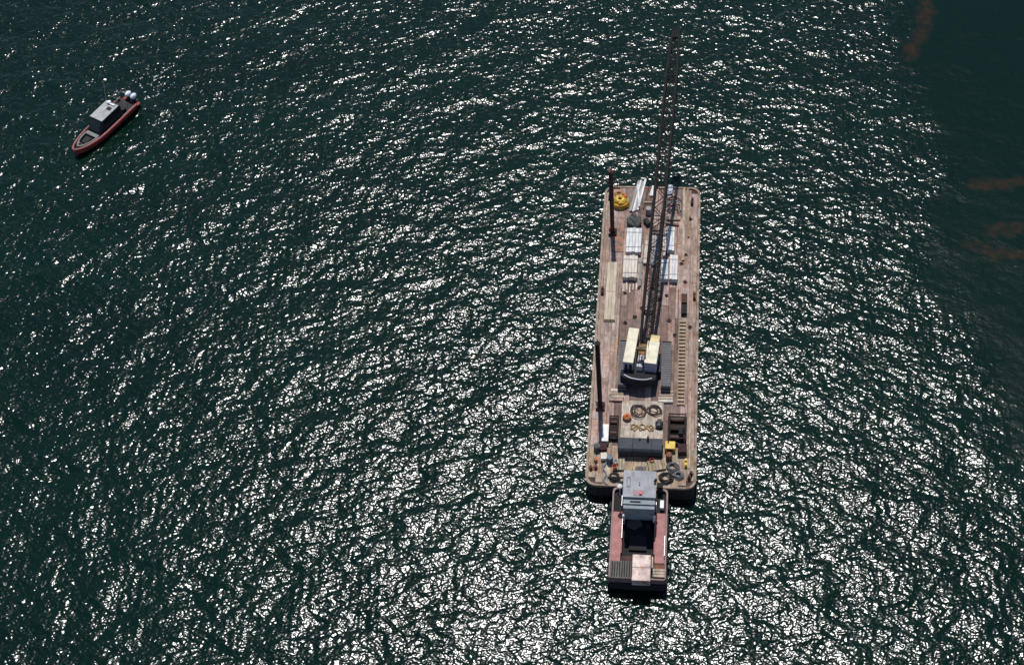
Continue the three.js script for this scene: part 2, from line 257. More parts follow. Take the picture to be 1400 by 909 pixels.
// ------------------------------------------------------------------ deck cargo
function bundle(x0, x1, z0, z1, h, cols, layers, mats, label, turn = 0) {
  const w = x1 - x0, l = z1 - z0, t = thing('timber_stack', label, 'timber stack', [(x0 + x1) / 2, D + 0.01, (z0 + z1) / 2], turn, 'timber stacks on the far deck'), bw = w / cols, bh = (h - 0.14) / layers;
  const shapes = [0, 1].map(() => uvm(rb(bw - 0.015, bh - 0.012, l - 0.06, [0, 0, 0], [0, 0, 0], 0.015)));
  for (const z of [-0.36, 0.02, 0.36]) part('bearer', bx(w + 0.1, 0.13, 0.14, [0, 0.065, z * l]), M.batten, t);
  for (let j = 0; j < layers; j++) for (let i = 0; i < cols; i++) {
    const b = part('board', shapes[(i + j) % 2], pick(mats), t); b.position.set(-w / 2 + (i + 0.5) * bw, 0.135 + (j + 0.5) * bh, rr(-0.05, 0.05) * (j === layers - 1 ? 1.4 : 1));
  }
  for (const z of [-0.3, 0.3]) part('strap', [bx(w + 0.03, 0.012, 0.05, [0, h + 0.006, z * l]), bx(0.012, h - 0.14, 0.05, [-w / 2 - 0.006, (h + 0.14) / 2, z * l]), bx(0.012, h - 0.14, 0.05, [w / 2 + 0.006, (h + 0.14) / 2, z * l])], M.black, t);
  return t;
}
bundle(-2.68, -0.98, -13.1, -9.55, 0.75, 5, 3, M.white, 'wide whitish board stack behind the dark grey tarp heap', 0.0);
bundle(-2.87, -1.3, -9.1, -5.95, 0.75, 5, 3, M.pale, 'wide pale cream board stack, nearest on the left of the boom');
bundle(1.9, 2.68, -13.35, -9.85, 0.8, 3, 3, M.white, 'narrow white board stack on the right, farther one');
bundle(1.3, 2.1, -8.65, -5.8, 0.75, 3, 3, M.white, 'short white board stack just right of the crane boom');
bundle(2.24, 3.12, -9.3, -5.8, 0.75, 3, 3, M.white, 'narrow white board stack, rightmost of the nearer pair');
bundle(-0.62, -0.16, -11.6, -8.3, 0.4, 2, 2, M.pale, 'thin low pale board stack left of the boom', -0.05);
bundle(0.2, 1.08, -12.6, -8.1, 0.4, 4, 2, M.grey, 'low grey board stack lying under the crane boom');
bundle(-1.12, -0.82, -9.2, -5.2, 0.35, 2, 1, M.grey, 'thin grey board stack beside the cream stack');
bundle(1.42, 1.78, -13.0, -9.3, 0.5, 2, 2, M.pale, 'thin pale board stack beside the farther white stack');
// short battens in front of the stacks
['leftmost short pale batten on deck before the cream stack', 'second short pale batten from the left before the cream stack', 'third short pale batten from the left before the cream stack', 'fourth short pale batten from the left before the cream stack', 'rightmost short pale batten on deck before the cream stack'].forEach((l, k) => solo('batten', rb(0.13, 0.09, rr(0.8, 1.3), [0, 0.045, 0], [0, 0, 0], 0.01), pick(M.pale), l, 'batten', [-2.75 + k * 0.36, D + 0.02, -5.1 + rr(-0.2, 0.2)], rr(-0.06, 0.06), 'battens by the stacks'));
// fan of long pale beams at the far end
[['leftmost', -2.42, -1.62, 4.7], ['second from left', -2.12, -1.36, 4.9], ['third from left', -1.86, -1.08, 4.6], ['fourth from left', -1.58, -0.84, 4.8]].forEach(([w, xa, xb, l], k) => solo('long_beam', rb(0.24, 0.26, l, [0, 0.13, 0], [0, 0, 0], 0.03), k % 2 ? M.white[2] : M.grey[1], `long pale beam at the far barge end, ${w} of the fan`, 'beam', [(xa + xb) / 2, D + 0.02, -18.35 - rr(0, 0.3)], -Math.atan2(xb - xa, l), 'pale beams at the far end'));
solo('long_beam', rb(0.24, 0.26, 3.4, [0, 0.13, 0], [0, 0, 0], 0.03), M.white[0], 'pale beam lying crosswise on top of the beam fan', 'beam', [-1.55, D + 0.29, -18.2], 0.08, 'pale beams at the far end');
{
  const t = thing('timber_trestle', 'brown timber A-shaped trestle lying beside the pale beams', 'trestle', [-0.45, D, -18.3]);
  part('leg', rb(0.14, 0.16, 3.5, [0.32, 0.1, 0.1], [0, 0.18, 0], 0.02), M.rust, t);
  part('leg', rb(0.14, 0.16, 3.5, [-0.26, 0.1, 0.1], [0, -0.14, 0], 0.02), M.rust, t);
  part('crossbar', rb(1.0, 0.12, 0.14, [0.02, 0.24, 0.9], [0, 0, 0], 0.02), M.tan, t);
}
solo('white_slab', prism([[-0.4, -0.75], [0.15, -0.8], [0.42, 0.7], [-0.1, 0.8]], 0.14, [0, 0.14, 0], [-Math.PI / 2, 0, 0], 0.02), M.white[2], 'small white panel at the far end, left of boom', 'panel', [0.05, D + 0.03, -19.2]);
solo('white_slab', prism([[-0.3, -0.7], [0.35, -0.62], [0.4, 0.72], [-0.35, 0.8]], 0.14, [0, 0.14, 0], [-Math.PI / 2, 0, 0], 0.02), M.white[2], 'small white panel at the far end, right of boom', 'panel', [1.95, D + 0.03, -19.4]);
solo('steel_drum', [cy(0.3, 0.3, 0.88, 16, [0, 0.44, 0]), to(0.3, 0.025, [0, 0.3, 0], [Math.PI / 2, 0, 0], 16, 5), to(0.3, 0.025, [0, 0.6, 0], [Math.PI / 2, 0, 0], 16, 5)], M.grey[0], 'grey steel drum beside the dark tarp heap', 'drum', [-0.35, D + 0.02, -15.9]);
solo('steel_drum', [cy(0.3, 0.3, 0.88, 16, [0, 0.3, 0], [Math.PI / 2, 0, 0]), to(0.3, 0.025, [0, 0.3, 0.2], [0, 0, 0], 16, 5), to(0.3, 0.025, [0, 0.3, -0.2], [0, 0, 0], 16, 5)], M.engineDark, 'black steel drum on its side between stacks and boom', 'drum', [-0.45, D + 0.02, -14.3], 0.5);
solo('tarp_heap', lump(put(new THREE.SphereGeometry(1, 36, 20).scale(0.86, 0.62, 0.95)), 0.26, 2.6, 41).translate(0, 0.42, 0), M.tarp, 'dark grey crumpled tarp heap before the white stack', 'tarp', [-1.9, D - 0.08, -14.35]);
{ // yellow hose heap
  const t = thing('hose_heap', 'round heap of yellow hose at the far left corner', 'hose heap', [-3.62, D, -17.2]);
  for (const [R, y, m, k] of [[0.78, 0.2, M.buoy, 1], [0.7, 0.48, M.buoy, 2], [0.56, 0.74, M.buoy, 3], [0.36, 0.93, M.yellow, 4]]) part('coil', lump(put(new THREE.TorusGeometry(R, 0.21, 10, 34)), 0.13, 3.2, 60 + k).rotateX(Math.PI / 2 + rr(-0.09, 0.09)).rotateY(k).translate(rr(-0.08, 0.08), y, rr(-0.08, 0.08)), m, t);
  part('coil', lump(to(0.32, 0.17, [0, 0, 0], [0, 0, 0], 26, 8), 0.1, 3, 77).rotateX(1.4).translate(-0.2, 0.95, -0.72), M.buoyOrange, t);
  part('coil', lump(to(0.3, 0.14, [0, 0, 0], [0, 0, 0], 26, 8), 0.1, 3, 78).rotateX(1.2).translate(0.3, 0.85, -0.55), M.buoyOrange, t);
}
{ // tangle of bent pipes
  const spots = [[[-0.8, 0.1, -1.0], [0, 0.3, -1.2], [0.8, 0.2, -0.7], [0.7, 0.1, 0.2]], [[-0.8, 0.1, 0.0], [-0.1, 0.35, -0.5], [0.7, 0.3, -0.3], [0.8, 0.1, 0.7]], [[-0.75, 0.1, 0.8], [-0.4, 0.3, 0.2], [0.3, 0.4, 0.3], [0.5, 0.1, 1.0]], [[-0.7, 0.1, -0.5], [-0.2, 0.2, 0.1], [-0.5, 0.2, 1.0]]];
  const t = thing('pipe_tangle', 'tangle of bent grey pipes right of the boom at the far end', 'pipes', [2.5, D + 0.02, -17.0]);
  spots.forEach((s, k) => part('pipe', tube(s, 0.085, 26), k % 2 ? M.grey[0] : M.rust, t));
}
solo('timber_beam', rb(1.6, 0.2, 0.5, [0, 0.1, 0], [0, 0, 0], 0.03), M.tanB, 'short tan timber laid crosswise behind the right stacks', 'timber', [2.5, D + 0.02, -15.1], 0.03);
solo('timber_beam', rb(1.5, 0.18, 0.28, [0, 0.09, 0], [0, 0, 0], 0.03), M.rust, 'short brown timber laid crosswise nearest the right stacks', 'timber', [2.4, D + 0.02, -14.2], -0.06);
solo('timber_beam', rb(0.3, 0.2, 10.8, [0, 0.1, 0], [0, 0, 0], 0.03), M.tan, 'very long pale tan timber along the right deck, the left one', 'timber', [3.68, D + 0.02, -14.4], 0.004);
solo('timber_beam', rb(0.22, 0.2, 7.2, [0, 0.1, 0], [0, 0, 0], 0.03), M.tanB, 'long pale tan timber along the right deck, the right one', 'timber', [4.14, D + 0.02, -16.0], 0.03);
solo('rusty_plate', rb(1.25, 0.05, 3.7, [0, 0.025, 0], [0, 0, 0], 0.01), M.rustPlate, 'rust orange steel plate beside the far spud pile', 'steel plate', [-3.62, D + 0.02, -11.95], 0.02);
{
  const t = thing('walkway', 'long pale tan board walkway along the left deck', 'walkway', [-4.08, D + 0.02, -4.4]);
  for (let k = 0; k < 2; k++) for (let i = 0; i < 3; i++) part('board', rb(0.345, 0.1, 4.1, [-0.37 + i * 0.36, 0.05, -2.08 + k * 4.14], [0, 0, 0], 0.015), i === 1 ? M.walk[0] : M.walk[1], t);
  part('crossbar', rb(1.2, 0.1, 0.2, [0.02, 0.15, 3.95], [0, 0, 0], 0.02), M.batten, t);
}
for (const [k, z, m, l] of [[0, -3.45, M.darkRust, 'dark red steel box on the right deck, farther one'], [1, -2.0, M.black, 'black steel box on the right deck, nearer one']]) {
  const t = thing('steel_box', l, 'box', [3.92, D + 0.02, z]);
  part('body', rb(0.6, 0.45, 1.15, [0, 0.225, 0]), m, t); part('lid', rb(0.64, 0.06, 1.2, [0, 0.48, 0], [0, 0, 0], 0.02), m, t); part('handle', tube([[-0.1, 0.5, 0.2], [-0.08, 0.6, 0.2], [0.08, 0.6, 0.2], [0.1, 0.5, 0.2]], 0.02, 10), M.rust, t);
}
{ // ladder-like gangway
  const t = thing('gangway', 'long tan ladder-like gangway lying on the right deck', 'gangway', [3.82, D + 0.02, 4.7], 0.0);
  for (const s of [-1, 1]) part('rail', rb(0.1, 0.16, 11, [s * 0.38, 0.1, 0], [0, 0, 0], 0.02), M.tanB, t);
  const rg = uvm(rb(0.68, 0.09, 0.27, [0, 0, 0], [0, 0, 0], 0.015));
  for (let k = 0; k < 24; k++) { const r = part('rung', rg, k % 5 === 2 ? M.tan : M.tanB, t); r.position.set(0, 0.11, -5.3 + k * 0.46); r.rotation.y = rr(-0.03, 0.03); }
}

// ------------------------------------------------------------------ crawler crane
{
  const t = thing('crawler_crane', 'black crawler crane with cream housings and a long lattice boom', 'crane', [0, D, 5.7]);
  for (const s of [-1, 1]) { // running gear
    const w = s < 0 ? 0.9 : 1.0, x = s < 0 ? -2.28 : 2.2, L = 2.55, R = 0.5, sh = [];
    const per = 4 * L + 2 * Math.PI * R, n = 46;
    for (let k = 0; k < n; k++) { let a = k / n * per, y, z, th; if (a < 2 * L) { y = 2 * R; z = -L + a; th = 0; } else if (a < 2 * L + Math.PI * R) { th = (a - 2 * L) / R; y = R + R * Math.cos(th); z = L + R * Math.sin(th); } else if (a < 4 * L + Math.PI * R) { y = 0; z = L - (a - 2 * L - Math.PI * R); th = Math.PI; } else { th = Math.PI + (a - 4 * L - Math.PI * R) / R; y = R + R * Math.cos(th); z = -L + R * Math.sin(th); } sh.push(bx(w, 0.09, per / n - 0.05, [x, y + 0.07, z], [th, 0, 0]), bx(w * 0.96, 0.06, 0.06, [x, y + 0.07 + 0.06 * Math.cos(th), z + 0.06 * Math.sin(th)], [th, 0, 0])); }
    part('track', sh, M.track, t);
    part('track_frame', rb(w * 0.5, 0.5, 2 * L, [x, 0.56, 0]), M.houseDark, t);
    for (const z of [-L, L]) part('sprocket', cy(0.4, 0.4, w * 0.4, 18, [x, 0.57, z], [0, 0, Math.PI / 2]), M.black, t);
  }
  part('carbody', [rb(3.6, 0.5, 2.0, [0, 0.75, 0], [0, 0, 0], 0.08), rb(1.7, 0.5, 3.0, [0, 0.75, 0], [0, 0, 0], 0.08), cy(1.05, 1.1, 0.3, 28, [0, 1.12, 0])], M.houseDark, t);
  const up = new THREE.Group(); up.name = 'upper_works'; up.position.set(-0.25, 0, 0); up.rotation.y = -0.105; t.add(up);
  part('bed', rb(3.3, 0.25, 5.2, [-0.1, 1.38, -0.1], [0, 0, 0], 0.05), M.houseDark, up);
  part('left_housing', rb(1.02, 1.72, 4.3, [-1.28, 2.38, -0.55], [0, 0, 0], 0.05), M.houseGrey, up);
  part('housing_roof', rb(1.08, 0.07, 4.42, [-1.28, 3.28, -0.55], [0, 0, 0], 0.03), M.cream, up);
  part('right_housing', rb(1.2, 1.72, 2.7, [0.98, 2.38, 0.05], [0, 0, 0], 0.05), M.houseGrey, up);
  part('housing_roof', rb(1.26, 0.07, 2.8, [0.98, 3.28, 0.05], [0, 0, 0], 0.03), M.cream, up);
  part('cab', [rb(1.0, 1.5, 1.1, [1.02, 2.2, -1.9], [0, 0, 0], 0.08)], M.yellowCream, up);
  part('cab_window', [bx(0.86, 0.7, 0.03, [1.02, 2.45, -2.47]), bx(0.03, 0.7, 0.8, [1.54, 2.45, -1.9])], M.glass, up);
  part('rear_door', [rb(0.34, 1.3, 0.05, [-1.05, 2.25, 1.62], [0, 0, 0], 0.02), rb(0.3, 1.3, 0.05, [-1.5, 2.25, 1.62], [0, 0, 0], 0.02)], M.houseDark, up);
  part('radiator', [rb(1.05, 1.35, 0.06, [0.98, 2.3, 1.44], [0, 0, 0], 0.02), ...Array.from({ length: 9 }, (_, k) => bx(0.95, 0.035, 0.05, [0.98, 1.78 + k * 0.13, 1.48]))], M.houseGrey, up);
  part('engine', [rb(0.62, 1.2, 1.5, [-0.12, 2.1, 0.85], [0, 0, 0], 0.06)], M.houseGrey, up);
  part('exhaust', [cy(0.07, 0.07, 0.9, 10, [0.05, 3.1, 0.9]), cy(0.08, 0.08, 0.25, 10, [0.05, 3.6, 0.98], [0.6, 0, 0])], M.darkRust, up);
  for (const z of [-1.3, -0.35]) { part('winch_drum', [cy(0.34, 0.34, 0.8, 18, [-0.12, 2.15, z], [0, 0, Math.PI / 2]), cy(0.5, 0.5, 0.06, 20, [-0.52, 2.15, z], [0, 0, Math.PI / 2]), cy(0.5, 0.5, 0.06, 20, [0.28, 2.15, z], [0, 0, Math.PI / 2])], M.brass, up); }
  for (const s of [-1, 1]) part('gantry_leg', [rod([-0.12 + s * 0.5, 1.5, -1.5], [-0.12 + s * 0.42, 4.3, 0.5], 0.075), rod([-0.12 + s * 0.5, 1.6, 1.6], [-0.12 + s * 0.42, 4.3, 0.5], 0.06)], M.yellowCream, up);
  part('gantry_beam', [rb(1.05, 0.22, 0.25, [-0.12, 4.32, 0.5]), cy(0.2, 0.2, 0.5, 14, [-0.12, 4.36, 0.34], [0, 0, Math.PI / 2])], M.brass, up);
  // counterweight with a curved tail
  const cw = new THREE.Shape(); cw.moveTo(-1.85, 0); cw.lineTo(1.75, 0); cw.lineTo(1.75, 0.75); cw.quadraticCurveTo(0, 1.5, -1.85, 0.75); cw.closePath();
  part('counterweight', put(new THREE.ExtrudeGeometry(cw, { depth: 1.05, bevelEnabled: true, bevelSize: 0.04, bevelThickness: 0.04, bevelSegments: 1, curveSegments: 14 }), [-0.1, 1.95, 1.72], [Math.PI / 2, 0, 0]), M.black, up);
  part('counterweight_rail', tube([[-1.6, 2.08, 2.4], [-0.8, 2.08, 2.72], [0.6, 2.08, 2.72], [1.3, 2.08, 2.45]], 0.07, 24), M.houseGrey, up);
  // lattice boom
  const boom = new THREE.Group(); boom.name = 'boom'; boom.position.set(-0.06, 2.0, -1.1); boom.rotation.order = 'YXZ'; boom.rotation.y = -0.0655; boom.rotation.x = 0.348; t.add(boom);
  const BL = 36.3, hw = z => z < 4 ? 0.5 + 0.08 * z / 4 : z > BL - 5 ? 0.58 - 0.2 * (z - BL + 5) / 5 : 0.58, hh = z => z < 4 ? 0.12 + 0.43 * z / 4 : z > BL - 5 ? 0.55 - 0.3 * (z - BL + 5) / 5 : 0.55;
  for (const [a, b] of [[-1, -1], [1, -1], [-1, 1], [1, 1]]) part('chord', [0, 4, BL - 5].map((z, k) => { const e = [4, BL - 5, BL][k]; return rod([a * hw(z), b * hh(z), -z], [a * hw(e), b * hh(e), -e], 0.14, 8); }), M.boom, boom);
  const n = 30, P = (k, a, b) => { const z = 0.6 + (BL - 1) * k / n; return [a * hw(z), b * hh(z), -z]; };
  for (const [name, c, d] of [['top_lacing', [-1, 1], [1, 1]], ['bottom_lacing', [-1, -1], [1, -1]], ['side_lacing', [-1, -1], [-1, 1]], ['side_lacing', [1, -1], [1, 1]]]) { const g = []; for (let k = 0; k < n; k++) { g.push(k % 2 ? rod(P(k, ...c), P(k + 1, ...d), k > 16 ? 0.065 : 0.045, 5) : rod(P(k, ...d), P(k + 1, ...c), k > 16 ? 0.065 : 0.045, 5)); if (k % 3 === 0) g.push(rod(P(k, ...c), P(k, ...d), 0.05, 5)); } part(name, g, M.boom, boom); }
  for (const z of [4, 13, 22, BL - 5]) part('splice_frame', [rb(1.34, 0.14, 0.16, [0, hh(z), -z]), rb(1.34, 0.14, 0.16, [0, -hh(z), -z]), rb(0.14, 1.2, 0.16, [-0.58, 0, -z]), rb(0.14, 1.2, 0.16, [0.58, 0, -z])], M.boom, boom);
  part('boom_head', [rb(0.9, 0.6, 0.9, [0, 0, -BL - 0.2], [0, 0, 0], 0.06)], M.boom, boom);
  for (const x of [-0.24, 0, 0.24]) part('sheave', [to(0.36, 0.06, [x, -0.1, -BL - 0.7], [0, Math.PI / 2, 0], 20, 6), cy(0.3, 0.3, 0.05, 18, [x, -0.1, -BL - 0.7], [0, 0, Math.PI / 2])], M.black, boom);
  for (const x of [-0.42, 0.42]) part('pendant_line', rod([x, 1.55, 2.1], [x * 0.8, 0.35, -BL], 0.026, 5), M.black, boom);
  for (const x of [-0.12, 0.14]) part('hoist_rope', rod([x, 0.3, 0.2], [x, 0.42, -BL - 0.5], 0.018, 5), M.black, boom);
}
// timber crane mats
function mats(x, z, w, l, n, label) {
  const t = thing('crane_mat', label, 'timber mat', [x, D + 0.02, z], rr(-0.03, 0.03), 'timber mats by the crane');
  for (let k = 0; k < n; k++) part('timber', rb(w + rr(-0.1, 0.1), 0.26, l / n - 0.05, [rr(-0.05, 0.05), 0.13, -l / 2 + (k + 0.5) * l / n], [0, 0, 0], 0.03), pick([M.tan, M.tanB, M.pinkPlanks[0], M.pale[2]]), t);
}
mats(-2.8, 9.2, 1.35, 1.55, 4, 'timber mat laid crosswise behind the left crane track');
mats(2.25, 9.2, 1.6, 1.5, 4, 'timber mat laid crosswise behind the right crane track');

// ------------------------------------------------------------------ working area astern of the crane
{
  const t = thing('plywood_platform', 'pale plywood platform under the coiled hoses', 'platform', [-0.08, D + 0.02, 12.1]);
  for (let i = 0; i < 3; i++) for (let j = 0; j < 3; j++) part('sheet', rb(1.42, 0.06, 1.52, [-1.43 + i * 1.43, 0.12, -1.53 + j * 1.53], [0, rr(-0.008, 0.008), 0], 0.01), M.ply[(i + j * 2) % 3], t);
  for (const x of [-1.9, -0.6, 0.7, 1.9]) part('joist', bx(0.1, 0.09, 4.5, [x, 0.045, 0]), M.batten, t);
}
function coil(x, z, R, label, sq) { // loose turns of hose
  const pts = []; const T = 4; for (let k = 0; k <= T * 14; k++) { const a = k / 14 * 6.2832, r = R * (0.82 + 0.2 * Math.sin(k * 0.21) + rr(-0.03, 0.03)); pts.push([Math.cos(a) * r + 0.12 * Math.sin(k / 9), 0.06 + 0.05 * k / 14, Math.sin(a) * r * sq + 0.1 * Math.cos(k / 8)]); }
  solo('hose_coil', tube(pts, 0.05, 180), M.hose, label, 'hose', [x, D + 0.19, z], rr(0, 3), 'coiled hoses on the platform');
}
coil(-0.5, 11.15, 0.82, 'brown coiled hose on the plywood platform, left coil', 0.95);
coil(1.12, 11.0, 0.72, 'brown coiled hose on the plywood platform, right coil', 0.85);
{
  const t = thing('orange_float', 'orange float with a red top on the platform corner', 'float', [-1.62, D + 0.18, 12.05]);
  part('body', lump(put(new THREE.SphereGeometry(0.42, 20, 12).scale(1.1, 0.7, 1)), 0.05, 3, 88).translate(0, 0.27, 0), M.buoyOrange, t); part('collar', to(0.3, 0.1, [0, 0.36, 0.0], [Math.PI / 2, 0, 0], 20, 6), M.orange, t); part('knob', sp(0.12, [0, 0.6, 0]), M.red, t);
}
{ const p = []; for (let k = 0; k < 40; k++) p.push([-1.2 + k * 0.06 + 0.2 * Math.sin(k * 1.3), 0.05, 0.28 * Math.sin(k * 0.9) + 0.14 * Math.cos(k * 2.1)]); solo('rope_pile', tube(p, 0.055, 200), M.rope, 'loose tan orange rope along the near edge of the platform', 'rope', [0.0, D + 0.19, 13.1]); }
{ // pump
  const t = thing('deck_machine', 'small dark grey machine on the right side of the platform', 'machine', [1.68, D + 0.18, 12.75]);
  part('base', rb(0.8, 0.08, 1.0, [0, 0.04, 0]), M.black, t); part('motor', cy(0.22, 0.22, 0.6, 16, [0, 0.34, -0.15], [Math.PI / 2, 0, 0]), M.engine, t); part('casing', cy(0.28, 0.28, 0.2, 18, [0, 0.36, 0.28], [Math.PI / 2, 0, 0]), M.greyRope, t); part('outlet', cy(0.07, 0.07, 0.4, 10, [0.18, 0.6, 0.28]), M.black, t);
}
{ // long engine cabinet with sloped hood
  const t = thing('engine_cabinet', 'long dark grey engine cabinet behind the pushing tug', 'engine cabinet', [-0.1, D + 0.02, 15.75]);
  const prof = [[-0.75, 0.3], [-0.75, 1.25], [-0.5, 1.5], [0.62, 1.42], [0.78, 1.2], [0.78, 0.3]];
  for (const [x, w] of [[-1.5, 1.42], [0.15, 1.85], [1.62, 1.06]]) part('hood', prism(prof.map(([a, b]) => [-a, b]), w, [x, 0, 0], [0, Math.PI / 2, 0], 0.03), M.engine, t);
  part('skid', rb(4.5, 0.3, 1.4, [0, 0.15, 0]), M.engineDark, t);
  for (let k = 0; k < 8; k++) part('louvre', bx(0.4, 0.05, 0.06, [-1.9 + k * 0.52, 0.75, 0.8]), M.engineDark, t);
  part('exhaust', [cy(0.09, 0.09, 0.9, 10, [0.72, 1.75, -0.35]), cy(0.14, 0.14, 0.12, 10, [0.72, 1.5, -0.35])], M.maroon, t);
  part('filler_cap', cy(0.12, 0.12, 0.12, 12, [-0.1, 1.54, -0.4]), M.black, t);
  part('end_panel', rb(0.05, 0.9, 1.2, [-2.24, 0.75, 0]), M.engineDark, t);
}
function winch(x, z, w, l, h, m, drums, label, motor) {
  const t = thing('deck_winch', label, 'winch', [x, D + 0.01, z], 0, 'deck winches');
  part('base', rb(w, 0.3, l, [0, 0.15, 0]), M.black, t);
  for (const s of [-1, 1]) part('side_frame', [rb(0.1, h, 0.14, [s * w * 0.44, h / 2, -l * 0.42]), rb(0.1, h, 0.14, [s * w * 0.44, h / 2, l * 0.42]), rb(0.1, 0.14, l * 0.95, [s * w * 0.44, h, 0]), rb(0.1, h, 0.14, [s * w * 0.44, h / 2, 0]), rod([s * w * 0.44, 0.1, -l * 0.4], [s * w * 0.44, h, 0], 0.05)], m, t);
  for (let k = 0; k < drums; k++) { const dz = (k - (drums - 1) / 2) * l / drums * 0.95, r = h * 0.42; const d = part('drum', [cy(r * 0.6, r * 0.6, w * 0.72, 18, [0, h * 0.52, dz], [0, 0, Math.PI / 2])], M.hose, t); for (const s of [-1, 1]) part('flange', cy(r, r, 0.05, 22, [s * w * 0.36, h * 0.52, dz], [0, 0, Math.PI / 2]), m, d); }
  part('cross_beam', [rb(w * 0.9, 0.12, 0.12, [0, h + 0.02, -l * 0.42]), rb(w * 0.9, 0.12, 0.12, [0, h + 0.02, l * 0.42]), rb(w * 0.9, 0.12, 0.12, [0, h + 0.02, l * 0.05])], m, t);
  if (motor) part('motor', cy(0.25, 0.25, 0.8, 16, [w * 0.2, h + 0.2, l * 0.22], [Math.PI / 2, 0, 0]), M.black, t);
}
winch(3.5, 13.3, 1.9, 3.4, 1.05, M.maroon, 3, 'large dark red deck winch on the right, near the yellow box', true);
winch(-2.93, 13.35, 0.95, 2.7, 0.8, M.maroon, 2, 'small maroon deck winch on the left beside the white locker', false);
solo('steel_box', [rb(0.85, 0.75, 0.9, [0, 0.375, 0]), rb(0.9, 0.06, 0.95, [0, 0.78, 0], [0, 0, 0], 0.02)], M.maroon, 'dark maroon steel box just nearer than the large winch', 'box', [4.05, D + 0.02, 15.7]);
{
  const t = thing('yellow_box', 'bright yellow box right of the dark grey engine cabinet', 'box', [2.84, D + 0.02, 15.35]);
  part('body', rb(1.05, 0.68, 0.95, [0, 0.4, 0], [0, 0, 0], 0.08), M.yellow, t); part('skid', [rb(0.1, 0.08, 1.05, [-0.4, 0.04, 0]), rb(0.1, 0.08, 1.05, [0.4, 0.04, 0])], M.black, t); part('panel', rb(0.6, 0.4, 0.04, [0, 0.42, 0.48], [0, 0, 0], 0.01), M.black, t); part('exhaust', cy(0.06, 0.06, 0.2, 10, [-0.2, 0.82, -0.25]), M.darkRust, t);
}
{
  const t = thing('white_locker', 'long narrow white locker on the left deck', 'locker', [-3.72, D + 0.02, 14.2]);
  part('body', rb(0.62, 0.7, 1.95, [0, 0.35, 0], [0, 0, 0], 0.04), M.whitePaint, t); part('lid', rb(0.68, 0.06, 2.02, [0, 0.74, 0], [0, 0, 0], 0.03), M.whitePaint, t); for (const z of [-0.6, 0.6]) part('latch', bx(0.04, 0.1, 0.1, [0.35, 0.66, z]), M.black, t);
}
solo('tool_chest', [rb(0.7, 0.6, 0.75, [0, 0.3, 0]), rb(0.74, 0.06, 0.8, [0, 0.63, 0], [0, 0, 0], 0.02)], M.maroon, 'dark maroon chest directly nearer than the white locker', 'chest', [-3.85, D + 0.02, 15.75]);
solo('water_tank', [cy(0.34, 0.34, 0.75, 18, [0, 0.38, 0]), cy(0.1, 0.34, 0.14, 18, [0, 0.82, 0]), cy(0.1, 0.1, 0.06, 12, [0, 0.92, 0])], M.greyRope, 'pale grey round tank at the left deck edge', 'tank', [-4.5, D + 0.02, 15.75]);
solo('white_crate', [rb(0.6, 0.45, 0.7, [0, 0.23, 0]), rb(0.64, 0.05, 0.74, [0, 0.47, 0], [0, 0, 0], 0.02)], M.pale[1], 'white crate between the maroon chest and blue barrel', 'crate', [-3.75, D + 0.02, 16.75], 0.1);
solo('barrel', [cy(0.3, 0.3, 0.9, 18, [0, 0.45, 0]), to(0.3, 0.03, [0, 0.3, 0], [Math.PI / 2, 0, 0], 18, 5), to(0.3, 0.03, [0, 0.62, 0], [Math.PI / 2, 0, 0], 18, 5), to(0.27, 0.03, [0, 0.9, 0], [Math.PI / 2, 0, 0], 18, 5)], M.blue, 'light blue barrel left of the engine cabinet', 'barrel', [-3.12, D + 0.02, 17.15]);
solo('fuel_can', [rb(0.3, 0.45, 0.4, [0, 0.23, 0], [0, 0, 0], 0.06), tube([[0, 0.42, -0.12], [0, 0.54, -0.06], [0, 0.54, 0.08], [0, 0.44, 0.12]], 0.03, 10)], M.orange, 'red fuel can by the left deck edge', 'fuel can', [-4.55, D + 0.02, 17.1], 0.4);
solo('bucket', [put(new THREE.LatheGeometry([[0, 0], [0.18, 0], [0.24, 0.42], [0.22, 0.42], [0.165, 0.04], [0, 0.04]].map(p => new THREE.Vector2(...p)), 18)), to(0.235, 0.015, [0, 0.42, 0], [Math.PI / 2, 0, 0], 18, 5)], M.whitePaint, 'white bucket by the barrel at the near platform', 'bucket', [-2.55, D + 0.3, 17.45]);
solo('bucket', [put(new THREE.LatheGeometry([[0, 0], [0.18, 0], [0.24, 0.42], [0.22, 0.42], [0.165, 0.04], [0, 0.04]].map(p => new THREE.Vector2(...p)), 18)), to(0.235, 0.015, [0, 0.42, 0], [Math.PI / 2, 0, 0], 18, 5)], M.orange, 'orange bucket at the corner of the left tan pallet', 'bucket', [-2.62, D + 0.3, 18.0]);
solo('bucket', [put(new THREE.LatheGeometry([[0, 0], [0.18, 0], [0.24, 0.42], [0.22, 0.42], [0.165, 0.04], [0, 0.04]].map(p => new THREE.Vector2(...p)), 18)), to(0.235, 0.015, [0, 0.42, 0], [Math.PI / 2, 0, 0], 18, 5)], M.red, 'dark red bucket in front of the engine cabinet', 'bucket', [1.05, D + 0.03, 17.0]);
function pallet(x, z, w, l, n, turn, m, label) { const t = thing('pallet', label, 'pallet', [x, D + 0.02, z], turn, 'pallets near the tug'); for (let k = 0; k < n; k++) part('slat', rb(w / n - 0.03, 0.06, l, [-w / 2 + (k + 0.5) * w / n, 0.24, 0], [0, 0, 0], 0.01), pick(m), t); for (const s of [-1, 0, 1]) part('stringer', bx(w, 0.2, 0.1, [0, 0.1, s * l * 0.42]), M.batten, t); }
pallet(-2.2, 17.55, 1.15, 1.3, 4, 0.04, [M.olive, M.tan], 'tan pallet in front of the cabinet on the left');
